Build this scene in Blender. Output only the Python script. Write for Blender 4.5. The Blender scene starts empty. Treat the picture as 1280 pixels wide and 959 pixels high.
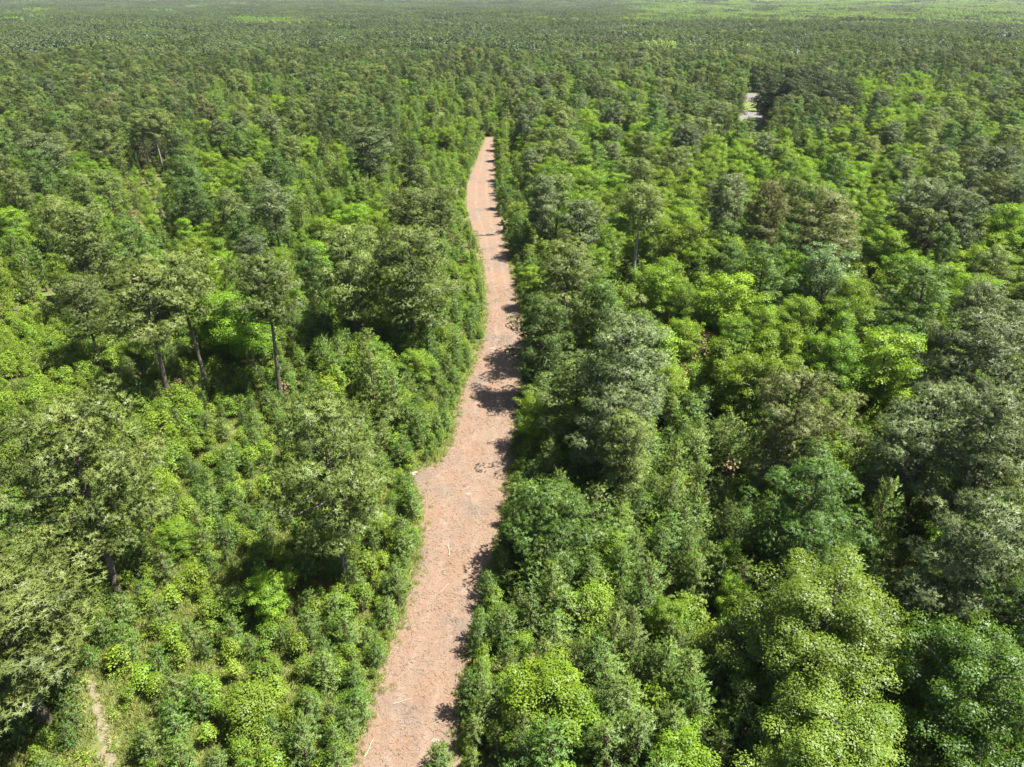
import bpy, math, random
import numpy as np
from mathutils import Vector

rng = np.random.default_rng(7)
random.seed(7)
S = bpy.context.scene
COL = S.collection
R = math.radians

# ------------------------------------------------------------------ camera
CAM_H = 55.0
PITCH = 27.95
FPX = 920.0                       # focal length in photo pixels (1280 wide)
CX, CY = 640.0, 479.5
cam_d = bpy.data.cameras.new('camera')
cam_d.sensor_width = 36.0
cam_d.lens = FPX / 1280.0 * 36.0
cam_d.clip_start = 0.5
cam_d.clip_end = 40000.0
cam = bpy.data.objects.new('camera', cam_d)
cam.location = (0, 0, CAM_H)
cam.rotation_euler = (R(90.0 - PITCH), 0, 0)
COL.objects.link(cam)
S.camera = cam

# ------------------------------------------------------------------ sky, sun, exposure
SUN_EL, SUN_AZ = 63.5, 96.0       # azimuth clockwise from the viewing direction (+Y)
w = bpy.data.worlds.new('World')
S.world = w
w.use_nodes = True
nt = w.node_tree
sky = nt.nodes.new('ShaderNodeTexSky')
sky.sky_type = 'NISHITA'
sky.sun_disc = False
sky.sun_elevation = R(SUN_EL)
sky.sun_rotation = R(SUN_AZ)
sky.air_density = 1.0
sky.dust_density = 1.2
sky.ozone_density = 1.0
bg = nt.nodes['Background']
bg.inputs['Strength'].default_value = 0.052
nt.links.new(sky.outputs[0], bg.inputs['Color'])
sd = bpy.data.lights.new('sun', 'SUN')
sd.energy = 5.0
sd.angle = R(0.53)
sd.color = (1.0, 0.955, 0.88)
sun = bpy.data.objects.new('sun', sd)
sv = Vector((math.sin(R(SUN_AZ)) * math.cos(R(SUN_EL)), math.cos(R(SUN_AZ)) * math.cos(R(SUN_EL)), math.sin(R(SUN_EL))))
sun.rotation_euler = sv.to_track_quat('Z', 'Y').to_euler()
sun.location = sv * 300
COL.objects.link(sun)
vs = S.view_settings
vs.view_transform = 'Standard'
vs.look = 'None'
vs.exposure = 1.68
vs.gamma = 1.0
vs.use_curve_mapping = False
S.display_settings.display_device = 'sRGB'
cy = S.cycles
cy.max_bounces = 6
cy.diffuse_bounces = 3
cy.glossy_bounces = 1
cy.transmission_bounces = 4
cy.transparent_max_bounces = 4
cy.volume_bounces = 0
cy.caustics_reflective = False
cy.caustics_refractive = False

# ------------------------------------------------------------------ projection helpers (photo pixels of the 1280 x 959 picture)
sp, cp = math.sin(R(PITCH)), math.cos(R(PITCH))
def unproj(px, py, z=0.0):
    u, v = (px - CX) / FPX, (py - CY) / FPX
    dx, dy, dz = u, cp - v * sp, -sp - v * cp
    t = (z - CAM_H) / dz
    return np.array([dx * t, dy * t])
def proj(x, y, z):
    dz = z - CAM_H
    depth = y * cp - dz * sp
    if depth < 0.5: return (-9999, -9999, 0.5)
    up = y * sp + dz * cp
    return (CX + FPX * x / depth, CY - FPX * up / depth, depth)

# smooth pseudo noise from sines
_ph = rng.uniform(0, 2 * math.pi, (40, 3))
_dr = rng.uniform(0, 2 * math.pi, 40)
def snoise(x, y, wl, seed=0, octs=4):
    v, a, tot = 0.0, 1.0, 0.0
    for k in range(octs):
        for j in range(3):
            i = (seed * 7 + k * 3 + j) % 40
            f = 2 * math.pi / wl * (1 + 0.3 * j)
            v = v + a * np.sin((x * math.cos(_dr[i]) + y * math.sin(_dr[i])) * f + _ph[i, j])
            tot += a
        a *= 0.5; wl *= 0.47
    return v / tot * 1.6
def terrain(x, y):
    d = np.hypot(x, y)
    k = np.clip((d - 520) / 900, 0, 1)
    far = np.clip((d - 2600) / 5200, 0, 1)
    ridge = 62 * far * np.clip((x / (d + 1) + 0.60) * 6.0, -0.25, 1)
    return k * 5.0 * snoise(x, y, 900.0, 3, 2) + ridge

# ------------------------------------------------------------------ materials
def new_mat(name):
    m = bpy.data.materials.new(name)
    m.use_nodes = True
    t = m.node_tree
    for n in list(t.nodes): t.nodes.remove(n)
    o = t.nodes.new('ShaderNodeOutputMaterial')
    return m, t, o
def N(t, typ, **kw):
    n = t.nodes.new(typ)
    for k, v in kw.items():
        if k == 'inp':
            for a, b in v.items(): n.inputs[a].default_value = b
        else: setattr(n, k, v)
    return n
def leaf_mat(name, ca, cb, trans=0.32, gloss=0.05, hue=0.012, val=0.22, rough=0.45):
    m, t, o = new_mat(name)
    at = N(t, 'ShaderNodeAttribute', attribute_name='tint')
    oi = N(t, 'ShaderNodeObjectInfo')
    mx = N(t, 'ShaderNodeMix', data_type='RGBA')
    mx.inputs[6].default_value = (*ca, 1); mx.inputs[7].default_value = (*cb, 1)
    t.links.new(at.outputs['Fac'], mx.inputs[0])
    hs = N(t, 'ShaderNodeHueSaturation')
    mr = N(t, 'ShaderNodeMapRange', inp={3: 0.5 - hue * .8, 4: 0.5 + hue * .5})
    t.links.new(oi.outputs['Random'], mr.inputs[0]); t.links.new(mr.outputs[0], hs.inputs['Hue'])
    ml = N(t, 'ShaderNodeMath', operation='MULTIPLY', inp={1: 7.31}); t.links.new(oi.outputs['Random'], ml.inputs[0])
    fr = N(t, 'ShaderNodeMath', operation='FRACT'); t.links.new(ml.outputs[0], fr.inputs[0])
    mv = N(t, 'ShaderNodeMapRange', inp={3: 1 - val, 4: 1 + val})
    t.links.new(fr.outputs[0], mv.inputs[0]); t.links.new(mv.outputs[0], hs.inputs['Value'])
    t.links.new(mx.outputs[2], hs.inputs['Color'])
    df = N(t, 'ShaderNodeBsdfDiffuse'); t.links.new(hs.outputs[0], df.inputs[0])
    tr = N(t, 'ShaderNodeBsdfTranslucent')
    h2 = N(t, 'ShaderNodeHueSaturation', inp={'Hue': 0.485, 'Saturation': 1.15, 'Value': 1.25})
    t.links.new(hs.outputs[0], h2.inputs['Color']); t.links.new(h2.outputs[0], tr.inputs[0])
    ms = N(t, 'ShaderNodeMixShader', inp={0: trans})
    t.links.new(df.outputs[0], ms.inputs[1]); t.links.new(tr.outputs[0], ms.inputs[2])
    gl = N(t, 'ShaderNodeBsdfGlossy', inp={'Roughness': rough, 'Color': (0.9, 0.95, 1, 1)})
    m2 = N(t, 'ShaderNodeMixShader', inp={0: gloss * .35})
    t.links.new(ms.outputs[0], m2.inputs[1]); t.links.new(gl.outputs[0], m2.inputs[2])
    t.links.new(m2.outputs[0], o.inputs['Surface'])
    return m
def noise_mat(name, cols, scale, rough=0.9, bump=0.0, bscale=None, detail=6.0, coord='Object'):
    m, t, o = new_mat(name)
    tc = N(t, 'ShaderNodeTexCoord')
    nz = N(t, 'ShaderNodeTexNoise', inp={'Scale': scale, 'Detail': detail, 'Roughness': 0.62})
    t.links.new(tc.outputs[coord], nz.inputs['Vector'])
    cr = N(t, 'ShaderNodeValToRGB')
    el = cr.color_ramp.elements
    ps = np.linspace(0.3, 0.7, len(cols))
    el[0].position = ps[0]; el[0].color = (*cols[0], 1)
    el[1].position = ps[-1]; el[1].color = (*cols[-1], 1)
    for p, c in zip(ps[1:-1], cols[1:-1]):
        e = el.new(p); e.color = (*c, 1)
    t.links.new(nz.outputs['Fac'], cr.inputs[0])
    b = N(t, 'ShaderNodeBsdfPrincipled', inp={'Roughness': rough, 'Specular IOR Level': 0.2})
    t.links.new(cr.outputs[0], b.inputs['Base Color'])
    if bump:
        n2 = N(t, 'ShaderNodeTexNoise', inp={'Scale': bscale or scale * 6, 'Detail': 5.0})
        t.links.new(tc.outputs[coord], n2.inputs['Vector'])
        bp = N(t, 'ShaderNodeBump', inp={'Strength': bump, 'Distance': 0.15})
        t.links.new(n2.outputs['Fac'], bp.inputs['Height']); t.links.new(bp.outputs[0], b.inputs['Normal'])
    t.links.new(b.outputs[0], o.inputs['Surface'])
    return m
def tint_mat(name, ca, cb, rough=0.85):
    m, t, o = new_mat(name)
    at = N(t, 'ShaderNodeAttribute', attribute_name='tint')
    mx = N(t, 'ShaderNodeMix', data_type='RGBA')
    mx.inputs[6].default_value = (*ca, 1); mx.inputs[7].default_value = (*cb, 1)
    t.links.new(at.outputs['Fac'], mx.inputs[0])
    b = N(t, 'ShaderNodeBsdfPrincipled', inp={'Roughness': rough, 'Specular IOR Level': 0.2})
    t.links.new(mx.outputs[2], b.inputs['Base Color'])
    t.links.new(b.outputs[0], o.inputs['Surface'])
    return m

M = {}
M['pine_olive'] = leaf_mat('needles_olive', (0.094, 0.138, 0.030), (0.196, 0.252, 0.064), 0.26, 0.05)
M['pine_green'] = leaf_mat('needles_green', (0.062, 0.118, 0.022), (0.130, 0.215, 0.042), 0.24, 0.05)
M['pine_grey'] = leaf_mat('needles_grey', (0.080, 0.116, 0.040), (0.162, 0.208, 0.076), 0.22, 0.06)
M['pine_tan'] = leaf_mat('needles_tan', (0.110, 0.132, 0.036), (0.215, 0.235, 0.076), 0.24, 0.05)
M['young'] = leaf_mat('needles_young', (0.062, 0.126, 0.018), (0.138, 0.232, 0.034), 0.30, 0.05)
M['young_soft'] = leaf_mat('needles_soft', (0.084, 0.146, 0.025), (0.172, 0.255, 0.048), 0.30, 0.05)
M['pine_far'] = leaf_mat('needles_plantation', (0.058, 0.086, 0.024), (0.116, 0.155, 0.046), 0.22, 0.0)
M['pine_far_grey'] = leaf_mat('needles_plantation_grey', (0.056, 0.080, 0.032), (0.106, 0.140, 0.056), 0.22, 0.0)
M['hw_far'] = leaf_mat('leaves_far', (0.090, 0.145, 0.028), (0.175, 0.245, 0.062), 0.30, 0.03)
M['hw_hero'] = leaf_mat('leaves_hero', (0.094, 0.160, 0.016), (0.198, 0.280, 0.036), 0.36, 0.05, 0.006)
M['hw_yellow'] = leaf_mat('leaves_yellow_green', (0.098, 0.182, 0.012), (0.212, 0.330, 0.022), 0.38, 0.04, 0.016)
M['hw_green'] = leaf_mat('leaves_mid_green', (0.082, 0.160, 0.012), (0.175, 0.280, 0.020), 0.38, 0.04, 0.016)
M['hw_deep'] = leaf_mat('leaves_deep_green', (0.054, 0.116, 0.010), (0.115, 0.200, 0.018), 0.32, 0.06)
M['hw_pale'] = leaf_mat('leaves_pale_green', (0.095, 0.165, 0.050), (0.185, 0.275, 0.100), 0.34, 0.06)
M['shrub_yellow'] = leaf_mat('shrub_yellow_green', (0.098, 0.170, 0.014), (0.208, 0.300, 0.028), 0.34, 0.04, 0.016)
M['shrub_green'] = leaf_mat('shrub_mid_green', (0.078, 0.145, 0.014), (0.160, 0.245, 0.026), 0.34, 0.04, 0.016)
M['grass'] = leaf_mat('grass_blades', (0.110, 0.150, 0.028), (0.225, 0.245, 0.070), 0.30, 0.03)
M['bark_pine'] = noise_mat('bark_pine', [(0.065, 0.052, 0.042), (0.12, 0.10, 0.082), (0.17, 0.15, 0.13)], 2.5, 0.95, 0.6, 9)
M['bark_pale'] = noise_mat('bark_pale', [(0.16, 0.14, 0.12), (0.25, 0.23, 0.205), (0.31, 0.29, 0.265)], 2.5, 0.95, 0.5, 9)
M['bark_hw'] = noise_mat('bark_hardwood', [(0.08, 0.07, 0.06), (0.15, 0.14, 0.12), (0.21, 0.20, 0.18)], 3.0, 0.95, 0.5, 9)
M['stem'] = noise_mat('stem', [(0.10, 0.07, 0.045), (0.20, 0.15, 0.10)], 4.0, 0.95)

# ------------------------------------------------------------------ mesh helpers
def mesh_np(name, V, F, tint=None, mats=(), mat_idx=None, smooth=False, normals=None):
    """V (n,3) verts; F list of (k,m) int arrays with m = 3 or 4."""
    me = bpy.data.meshes.new(name)
    V = np.asarray(V, np.float32)
    me.vertices.add(len(V)); me.vertices.foreach_set('co', V.ravel())
    loops = np.concatenate([f.ravel() for f in F]).astype(np.int32)
    tot = np.concatenate([np.full(len(f), f.shape[1]) for f in F]).astype(np.int32)
    start = np.concatenate([[0], np.cumsum(tot)[:-1]]).astype(np.int32)
    me.loops.add(len(loops)); me.loops.foreach_set('vertex_index', loops)
    me.polygons.add(len(tot)); me.polygons.foreach_set('loop_start', start)
    if tint is not None:
        a = me.attributes.new('tint', 'FLOAT', 'FACE')
        a.data.foreach_set('value', np.asarray(tint, np.float32))
    for m in mats: me.materials.append(m)
    if mat_idx is not None: me.polygons.foreach_set('material_index', np.asarray(mat_idx, np.int32))
    me.polygons.foreach_set('use_smooth', np.full(len(tot), smooth, dtype=bool))
    me.update(calc_edges=True)
    me.validate()
    if normals is not None:
        a = me.attributes.new('custom_normal', 'FLOAT_VECTOR', 'POINT')
        a.data.foreach_set('vector', np.asarray(normals, np.float32).ravel())
    return me
def unit(a):
    return a / np.maximum(np.linalg.norm(a, axis=-1, keepdims=True), 1e-9)
class Leaves:
    """leaf and needle faces; each face is turned outwards and shaded with a normal leaning to its clump's outside"""
    def __init__(s): s.V = []; s.F3 = []; s.F4 = []; s.T3 = []; s.T4 = []; s.NV = []; s.n = 0
    def tufts(s, C, A, rad, n, width, spread, tint, want=None, k=0.45):
        Mn = len(C)
        want = unit(A + np.array([0, 0, .5])) if want is None else want
        D = unit(A[:, None, :] + spread * rng.normal(size=(Mn, n, 3)))
        P = unit(np.cross(D, rng.normal(size=(Mn, n, 3)) * .7 + want[:, None, :]))
        L = rng.uniform(0.65, 1.2, (Mn, n, 1)) * np.asarray(rad).reshape(-1, 1, 1)
        C3 = C[:, None, :]
        G = np.cross(P, D); W3 = np.broadcast_to(want[:, None, :], G.shape)
        sg = np.sign(np.sum(G * W3, -1, keepdims=True)); sg[sg == 0] = 1
        P = P * sg; G = G * sg
        v = np.stack([C3 - P * width / 2, C3 + P * width / 2, C3 + D * L], axis=2).reshape(-1, 3)
        s.NV.append(np.repeat(unit(k * G + W3).reshape(-1, 3), 3, 0))
        f = np.arange(Mn * n * 3).reshape(-1, 3) + s.n
        s.V.append(v); s.F3.append(f); s.n += len(v)
        s.T3.append(np.clip(np.repeat(tint, n) + rng.uniform(-0.12, 0.12, Mn * n), 0, 1))
    def leaves(s, C, Nrm, size, tint, aspect=0.75, want=None, k=0.7):
        Mn = len(C)
        Nn = unit(Nrm)
        want = Nn if want is None else want
        sg = np.sign(np.sum(Nn * want, -1, keepdims=True)); sg[sg == 0] = 1
        Nn = Nn * sg
        D = unit(np.cross(Nn, rng.normal(size=(Mn, 3))))
        P = np.cross(Nn, D)
        L = np.asarray(size).reshape(-1, 1) * rng.uniform(0.7, 1.25, (Mn, 1))
        W = L * aspect
        v = np.stack([C, C + D * L * .45 - P * W * .5 + Nn * L * .06, C + D * L, C + D * L * .45 + P * W * .5 + Nn * L * .06], axis=1).reshape(-1, 3)
        s.NV.append(np.repeat(unit(k * Nn + want), 4, 0))
        f = np.arange(Mn * 4).reshape(-1, 4) + s.n
        s.V.append(v); s.F4.append(f); s.n += len(v); s.T4.append(np.clip(tint, 0, 1))
    def mesh(s, name, mat):
        F, T = [], []
        if s.F3: F.append(np.concatenate(s.F3)); T.append(np.concatenate(s.T3))
        if s.F4: F.append(np.concatenate(s.F4)); T.append(np.concatenate(s.T4))
        return mesh_np(name, np.concatenate(s.V), F, np.concatenate(T), [mat], None, True, np.concatenate(s.NV))
class Tubes:
    def __init__(s): s.V = []; s.F = []; s.n = 0
    def tube(s, pts, rad, sides=5):
        pts = np.asarray(pts, float); k = len(pts)
        tan = unit(np.gradient(pts, axis=0))
        ref = np.array([0.31, 0.95, 0.05]) if abs(tan[0, 2]) > 0.5 else np.array([0.1, 0.05, 1.0])
        a = unit(np.cross(tan, ref)); b = np.cross(tan, a)
        th = np.arange(sides) * 2 * math.pi / sides
        rr = np.asarray(rad, float).reshape(-1, 1, 1)
        v = pts[:, None, :] + rr * (np.cos(th)[None, :, None] * a[:, None, :] + np.sin(th)[None, :, None] * b[:, None, :])
        i = np.arange(k - 1)[:, None] * sides; j = np.arange(sides)[None, :]; j2 = (j + 1) % sides
        f = np.stack([i + j, i + j2, i + sides + j2, i + sides + j], axis=-1).reshape(-1, 4) + s.n
        s.V.append(v.reshape(-1, 3)); s.F.append(f); s.n += k * sides
        c = pts[-1] + tan[-1] * rad[-1] * 0.5           # close the tip
        s.V.append(c[None]); tip = s.n; s.n += 1
        last = tip - sides + np.arange(sides)
        s.F.append(np.stack([last, tip - sides + (np.arange(sides) + 1) % sides, np.full(sides, tip), np.full(sides, tip)], axis=1)[:, :3])
    def mesh(s, name, mat):
        F3 = [f for f in s.F if f.shape[1] == 3]; F4 = [f for f in s.F if f.shape[1] == 4]
        F = []
        if F4: F.append(np.concatenate(F4))
        if F3: F.append(np.concatenate(F3))
        return mesh_np(name, np.concatenate(s.V), F, None, [mat], None, True)

# ------------------------------------------------------------------ tree builders: return (trunk mesh, crown mesh, height, width)
def trunk_path(h, lean, k=8, wob=0.25):
    z = np.linspace(0, h, k)
    a, b = rng.uniform(0, 6.28, 2)
    x = lean * math.cos(a) * (z / h) ** 1.5 + wob * np.sin(z / h * 5 + a) * (z / h)
    y = lean * math.sin(a) * (z / h) ** 1.5 + wob * np.cos(z / h * 4 + b) * (z / h)
    x = x - x[0]; y = y - y[0]
    return np.stack([x, y, z], 1)
def on_path(P, z):
    return np.array([np.interp(z, P[:, 2], P[:, 0]), np.interp(z, P[:, 2], P[:, 1]), z])
def sphere_pts(n):
    return unit(rng.normal(size=(n, 3)))

def make_pine(name, mat, bark, h=22.0, rad=5.0, base=0.5, limbs=34, per=30, nb=15, slim=False):
    T, L = Tubes(), Leaves()
    P = trunk_path(h * 0.97, 0.8)
    rr = 0.30 * h / 22 * (1 - 0.85 * (P[:, 2] / h)) + 0.03; rr[0] *= 1.35
    T.tube(P, rr, 8)
    z0 = h * base
    ga = rng.uniform(0, 6.28)
    lob = rng.uniform(0, 6.28, 3)
    for i in range(limbs):
        t = (i + rng.uniform(0, 1)) / limbs
        ga += 2.4 + rng.uniform(-0.4, 0.4)
        if slim: r = rad * (1.02 - t) ** 0.75
        elif t > 0.35: r = rad * math.sqrt(max(0.03, 1 - ((t - 0.35) / 0.68) ** 2))
        else: r = rad * (0.60 + 0.40 * t / 0.35)
        r *= 1 + 0.22 * math.sin(2 * ga + lob[0]) + 0.15 * math.sin(3 * ga + 5 * t + lob[1])
        r *= rng.uniform(0.62, 1.12)
        r = max(r, 0.5)
        zs = z0 + t * (h * 0.965 - z0)
        s0 = on_path(P, zs * 0.97)
        dirv = np.array([math.cos(ga), math.sin(ga), 0])
        rise = r * (0.10 + 0.5 * t) + rng.uniform(-0.2, 0.5)
        side = np.array([-dirv[1], dirv[0], 0]) * rng.uniform(-0.25, 0.25) * r
        q = np.array([s0, s0 + dirv * r * .35 + [0, 0, rise * .2], s0 + dirv * r * .7 + side * .5 + [0, 0, rise * .55], s0 + dirv * r + side + [0, 0, rise]])
        rb = 0.045 + 0.014 * r
        T.tube(q, [rb, rb * .75, rb * .5, rb * .2], 4)
        npad = 1 + int(r / 1.25)
        for kpad in range(npad):
            f = 1 - kpad / (npad + 0.4) * 0.85
            c = np.array([np.interp(f, [0, .35, .7, 1], q[:, a]) for a in range(3)])
            spread = 0.55 * r / 4 * (1 + kpad * .5)
            c = c + np.array([-dirv[1], dirv[0], 0]) * rng.normal(0, spread) + [0, 0, rng.uniform(-.1, .5)]
            pr = rng.uniform(0.80, 1.55) * (0.66 if slim else 1.0) * (0.75 + 0.05 * r)
            n = int(per * pr ** 1.6) + 4
            d = sphere_pts(n); d[:, 2] = np.abs(d[:, 2]) * 1.0 - 0.15
            C = c + d * np.array([pr, pr, pr * 0.62]) * rng.uniform(0.82, 1.04, (n, 1))
            A = unit(d + np.array([0, 0, 0.5]))
            L.tufts(C, A, rng.uniform(0.26, 0.42, n), nb, 0.07, 0.9, rng.uniform(0.15, 0.85) + rng.uniform(-0.25, 0.25, n), unit(d + np.array([0, 0, .5]) + dirv * .2), .28)
    top = on_path(P, h * 0.96)
    for k in range(5):
        c = top + rng.normal(0, 0.5, 3) * [1, 1, 0.4]
        n = per
        d = sphere_pts(n); d[:, 2] = np.abs(d[:, 2])
        L.tufts(c + d * 0.7, unit(d + [0, 0, .4]), rng.uniform(0.3, 0.45, n), nb, 0.105, 0.65, rng.uniform(0.2, 0.9, n))
    return T.mesh(name + '_trunk', bark), L.mesh(name + '_crown', mat), h, rad * 2

def make_young(name, mat, h=6.0, rad=1.7, dens=1.0, nb=8):
    T, L = Tubes(), Leaves()
    P = trunk_path(h, 0.25, 6, 0.06)
    T.tube(P, 0.075 * h / 6 * (1 - 0.9 * P[:, 2] / h) + 0.012, 5)
    z = 0.25; ga = rng.uniform(0, 6.28)
    while z < h * 0.97:
        t = z / h
        r = rad * (0.45 + 0.55 * min(1, t / 0.22)) * (1 - t) ** 0.5 + 0.10
        nbr = int(rng.integers(5, 8))
        for b in range(nbr):
            ga += 6.283 / nbr + rng.uniform(-.25, .25)
            rr = r * rng.uniform(0.55, 1.25)
            up = rr * rng.uniform(0.35, 0.75)
            s0 = on_path(P, z)
            e = s0 + np.array([math.cos(ga) * rr, math.sin(ga) * rr, up])
            m = (s0 + e) / 2 - [0, 0, up * .15]
            T.tube([s0, m, e], [0.022, 0.015, 0.006], 3)
            nt_ = max(2, int(rr * 5.5 * dens))
            f = np.linspace(0.3, 1.0, nt_)[:, None] if nt_ > 1 else np.array([[1.0]])
            C = s0 + (e - s0) * f + rng.normal(0, 0.10, (nt_, 3))
            A = np.repeat(unit((e - s0)[None] + [0, 0, 0.35 * rr]), nt_, 0)
            L.tufts(C, A, rng.uniform(0.26, 0.42, nt_), nb, 0.085, 0.5, rng.uniform(0.1, 0.9) + rng.uniform(-.2, .2, nt_))
        z += rng.uniform(0.30, 0.48) * (0.8 + h / 25)
    n = 8
    C = np.repeat(on_path(P, h)[None], n, 0) - rng.uniform(0, .5, (n, 1)) * [0, 0, 1]
    L.tufts(C, np.repeat([[0, 0, 1.]], n, 0), np.full(n, .38), nb, .08, .45, rng.uniform(.3, 1, n))
    return T.mesh(name + '_trunk', M['stem']), L.mesh(name + '_crown', mat), h, rad * 2

def make_hardwood(name, mat, h=13.0, rad=4.0, base=0.22, limbs=30, per=85, leaf=0.27, col=False):
    T, L = Tubes(), Leaves()
    P = trunk_path(h * 0.86, 0.6)
    T.tube(P, 0.19 * h / 13 * (1 - 0.9 * P[:, 2] / h) + 0.02, 7)
    ga = rng.uniform(0, 6.28); z0 = h * base
    lob = rng.uniform(0, 6.28, 3)
    for i in range(limbs):
        t = (i + rng.uniform(0, 1)) / limbs
        ga += 2.4 + rng.uniform(-.5, .5)
        r = rad * (math.sqrt(max(0.02, 1 - ((t - 0.38) / 0.66) ** 2)) if t > .38 else 0.55 + 0.45 * t / .38)
        if col: r = rad * (1.05 - t) ** 0.6
        r *= 1 + 0.20 * math.sin(2 * ga + lob[0]) + 0.18 * math.sin(3 * ga + 6 * t + lob[1])
        r = max(0.5, r * rng.uniform(0.6, 1.12))
        zs = z0 + t * (h * 0.90 - z0)
        rise = r * (0.35 + 0.6 * t)
        s0 = on_path(P, max(0.4, zs - rise * .6))
        d3 = np.array([math.cos(ga), math.sin(ga), 0])
        e = s0 + d3 * r + [0, 0, rise]
        m = s0 + d3 * r * .5 + [0, 0, rise * .62] + rng.normal(0, .12, 3)
        rb = 0.03 + 0.012 * r
        T.tube([s0, m, m + (e - m) * .8], [rb * 1.3, rb, rb * .3], 4)
        npad = 2 + int(r / 0.9)
        for k in range(npad):
            f = 1 - k / (npad + .5) * .9
            c = np.array([np.interp(f, [0, .5, 1], np.array([s0, m, e])[:, a]) for a in range(3)])
            c = c + np.array([-d3[1], d3[0], 0]) * rng.normal(0, .5 * r / 4 * (1 + .6 * k)) + [0, 0, rng.uniform(-.3, .4)]
            pr = rng.uniform(0.6, 1.15)
            n = int(per * pr ** 2)
            d = sphere_pts(n); d[:, 2] = np.where(d[:, 2] < -.3, -d[:, 2] * .5, d[:, 2])
            C = c + d * np.array([pr, pr, pr * .75]) * rng.uniform(.45, 1.08, (n, 1))
            nrm = unit(d * .55 + np.array([0, 0, .75]) + rng.normal(0, .42, (n, 3)))
            L.leaves(C, nrm, np.full(n, leaf), rng.uniform(.2, .8) + rng.uniform(-.3, .3, n), .75, unit(d + np.array([0, 0, .6]) + d3 * .3))
    return T.mesh(name + '_trunk', M['bark_hw']), L.mesh(name + '_crown', mat), h, rad * 2

def make_shrub(name, mat, h=3.0, rad=1.25, pads=16, per=72, leaf=0.155):
    T, L = Tubes(), Leaves()
    for k in range(pads):
        a = rng.uniform(0, 6.28); t = rng.uniform(0.12, 1)
        r = rad * (1.02 - t * .75) * rng.uniform(.3, 1)
        c = np.array([math.cos(a) * r, math.sin(a) * r, h * (0.10 + .80 * t)])
        T.tube([[0.1 * math.cos(a), .1 * math.sin(a), 0], c * [.5, .5, .55], c], [.03, .02, .006], 3)
        pr = rng.uniform(.35, .65) * (rad / 1.25)
        n = int(per * (pr / .5) ** 2)
        d = sphere_pts(n); d[:, 2] = np.where(d[:, 2] < -.4, -d[:, 2] * .5, d[:, 2])
        C = c + d * pr * rng.uniform(.4, 1.1, (n, 1))
        nrm = unit(d * .5 + np.array([0, 0, .8]) + rng.normal(0, .45, (n, 3)))
        L.leaves(C, nrm, np.full(n, leaf), rng.uniform(.2, .8) + rng.uniform(-.3, .3, n), .75, unit(d + np.array([0, 0, .7])))
    return T.mesh(name + '_stem', M['stem']), L.mesh(name + '_foliage', mat), h, rad * 2

LIB = {}          # kind -> list of dict(trunk, crown, h, w, colour)
def lib(kind, tup, colour):
    LIB.setdefault(kind, []).append(dict(trunk=tup[0], crown=tup[1], h=tup[2], w=tup[3], colour=colour))
    return len(LIB[kind]) - 1
for i, (c, w_) in enumerate([('pine_olive', 'olive'), ('pine_olive', 'olive'), ('pine_olive', 'olive'), ('pine_olive', 'olive'),
                             ('pine_green', 'deep green'), ('pine_green', 'deep green'), ('pine_grey', 'grey-green'), ('pine_grey', 'grey-green'),
                             ('pine_tan', 'tan-tinged')]):
    lib('pine', make_pine('pine%d' % i, M[c], M['bark_pine'], 22, [5.2, 4.6, 5.6, 4.3, 4.9, 5.3, 5.0, 4.4, 5.2][i], [.30, .46, .30, .36, .14, .10, .34, .46, .40][i],
                          [48, 38, 50, 42, 52, 54, 46, 36, 40][i]), w_)
PINE_BUSHY = lib('pine', make_pine('pine_bushy', M['pine_green'], M['bark_pine'], 13, 5.2, .07, 64), 'deep green')
M['pine_dark'] = leaf_mat('needles_dark_shaded', (0.036, 0.060, 0.018), (0.078, 0.112, 0.034), 0.2, 0.05)  # dark needles; for the clump by the clearing, shade painted into the colour
PINE_DARK = lib('pine', make_pine('pine_dark', M['pine_dark'], M['bark_pine'], 22, 5.4, .2, 46), 'dark green')
PINE_BARE = lib('pine', make_pine('pine_bare', M['pine_olive'], M['bark_pine'], 22, 4.6, .56, 32), 'olive')
PINE_PALE = lib('pine', make_pine('pine_pale', M['pine_olive'], M['bark_pale'], 22, 4.4, .58, 32), 'olive')
for i in range(4):
    lib('slim', make_pine('slim%d' % i, M[['pine_far', 'pine_green', 'pine_far_grey', 'pine_far'][i]], M['bark_pine'], 16, 3.1, .38, 34, 22, 9, True), ['olive', 'deep green', 'grey-green', 'olive'][i])
for i in range(4): lib('young', make_young('young%d' % i, M['young'], 6.0, [1.9, 2.2, 1.7, 2.0][i]), 'deep green')
for i in range(3): lib('young', make_young('soft%d' % i, M['young_soft'], 6.0, [2.1, 1.8, 2.2][i]), 'soft green')
for i in range(4): lib('pole', make_young('pole%d' % i, M[['young_soft', 'young', 'young_soft', 'young_soft'][i]], 9.0, [2.2, 2.5, 2.7, 2.1][i], 1.0), ['soft green', 'deep green', 'soft green', 'soft green'][i])
for i, (c, w_) in enumerate([('hw_yellow', 'yellow-green'), ('hw_yellow', 'yellow-green'), ('hw_yellow', 'yellow-green'), ('hw_green', 'bright green'), ('hw_green', 'bright green'), ('hw_green', 'bright green'),
                             ('hw_deep', 'dark green'), ('hw_pale', 'pale green')]):
    lib('hard', make_hardwood('hard%d' % i, M[c], 13, [4.0, 3.6, 3.0, 4.2, 3.4, 3.0, 4.0, 3.8][i], [.22, .2, .15, .22, .2, .15, .2, .2][i], 40, 135, .205, i in (2, 5)), w_)
HW_HERO = lib('hard', make_hardwood('hard_hero', M['hw_hero'], 17, 6.2, .22, 74, 215, .165), 'yellow-green')
HW_DARK = lib('hard', make_hardwood('hard_dark', M['hw_deep'], 17, 5.2, .16, 62, 200, .17), 'dark green')
for i in range(4): lib('shrub', make_shrub('shrub%d' % i, M['shrub_yellow'], 3.0, [1.2, 1.35, 1.1, 1.3][i]), 'yellow-green')
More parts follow.
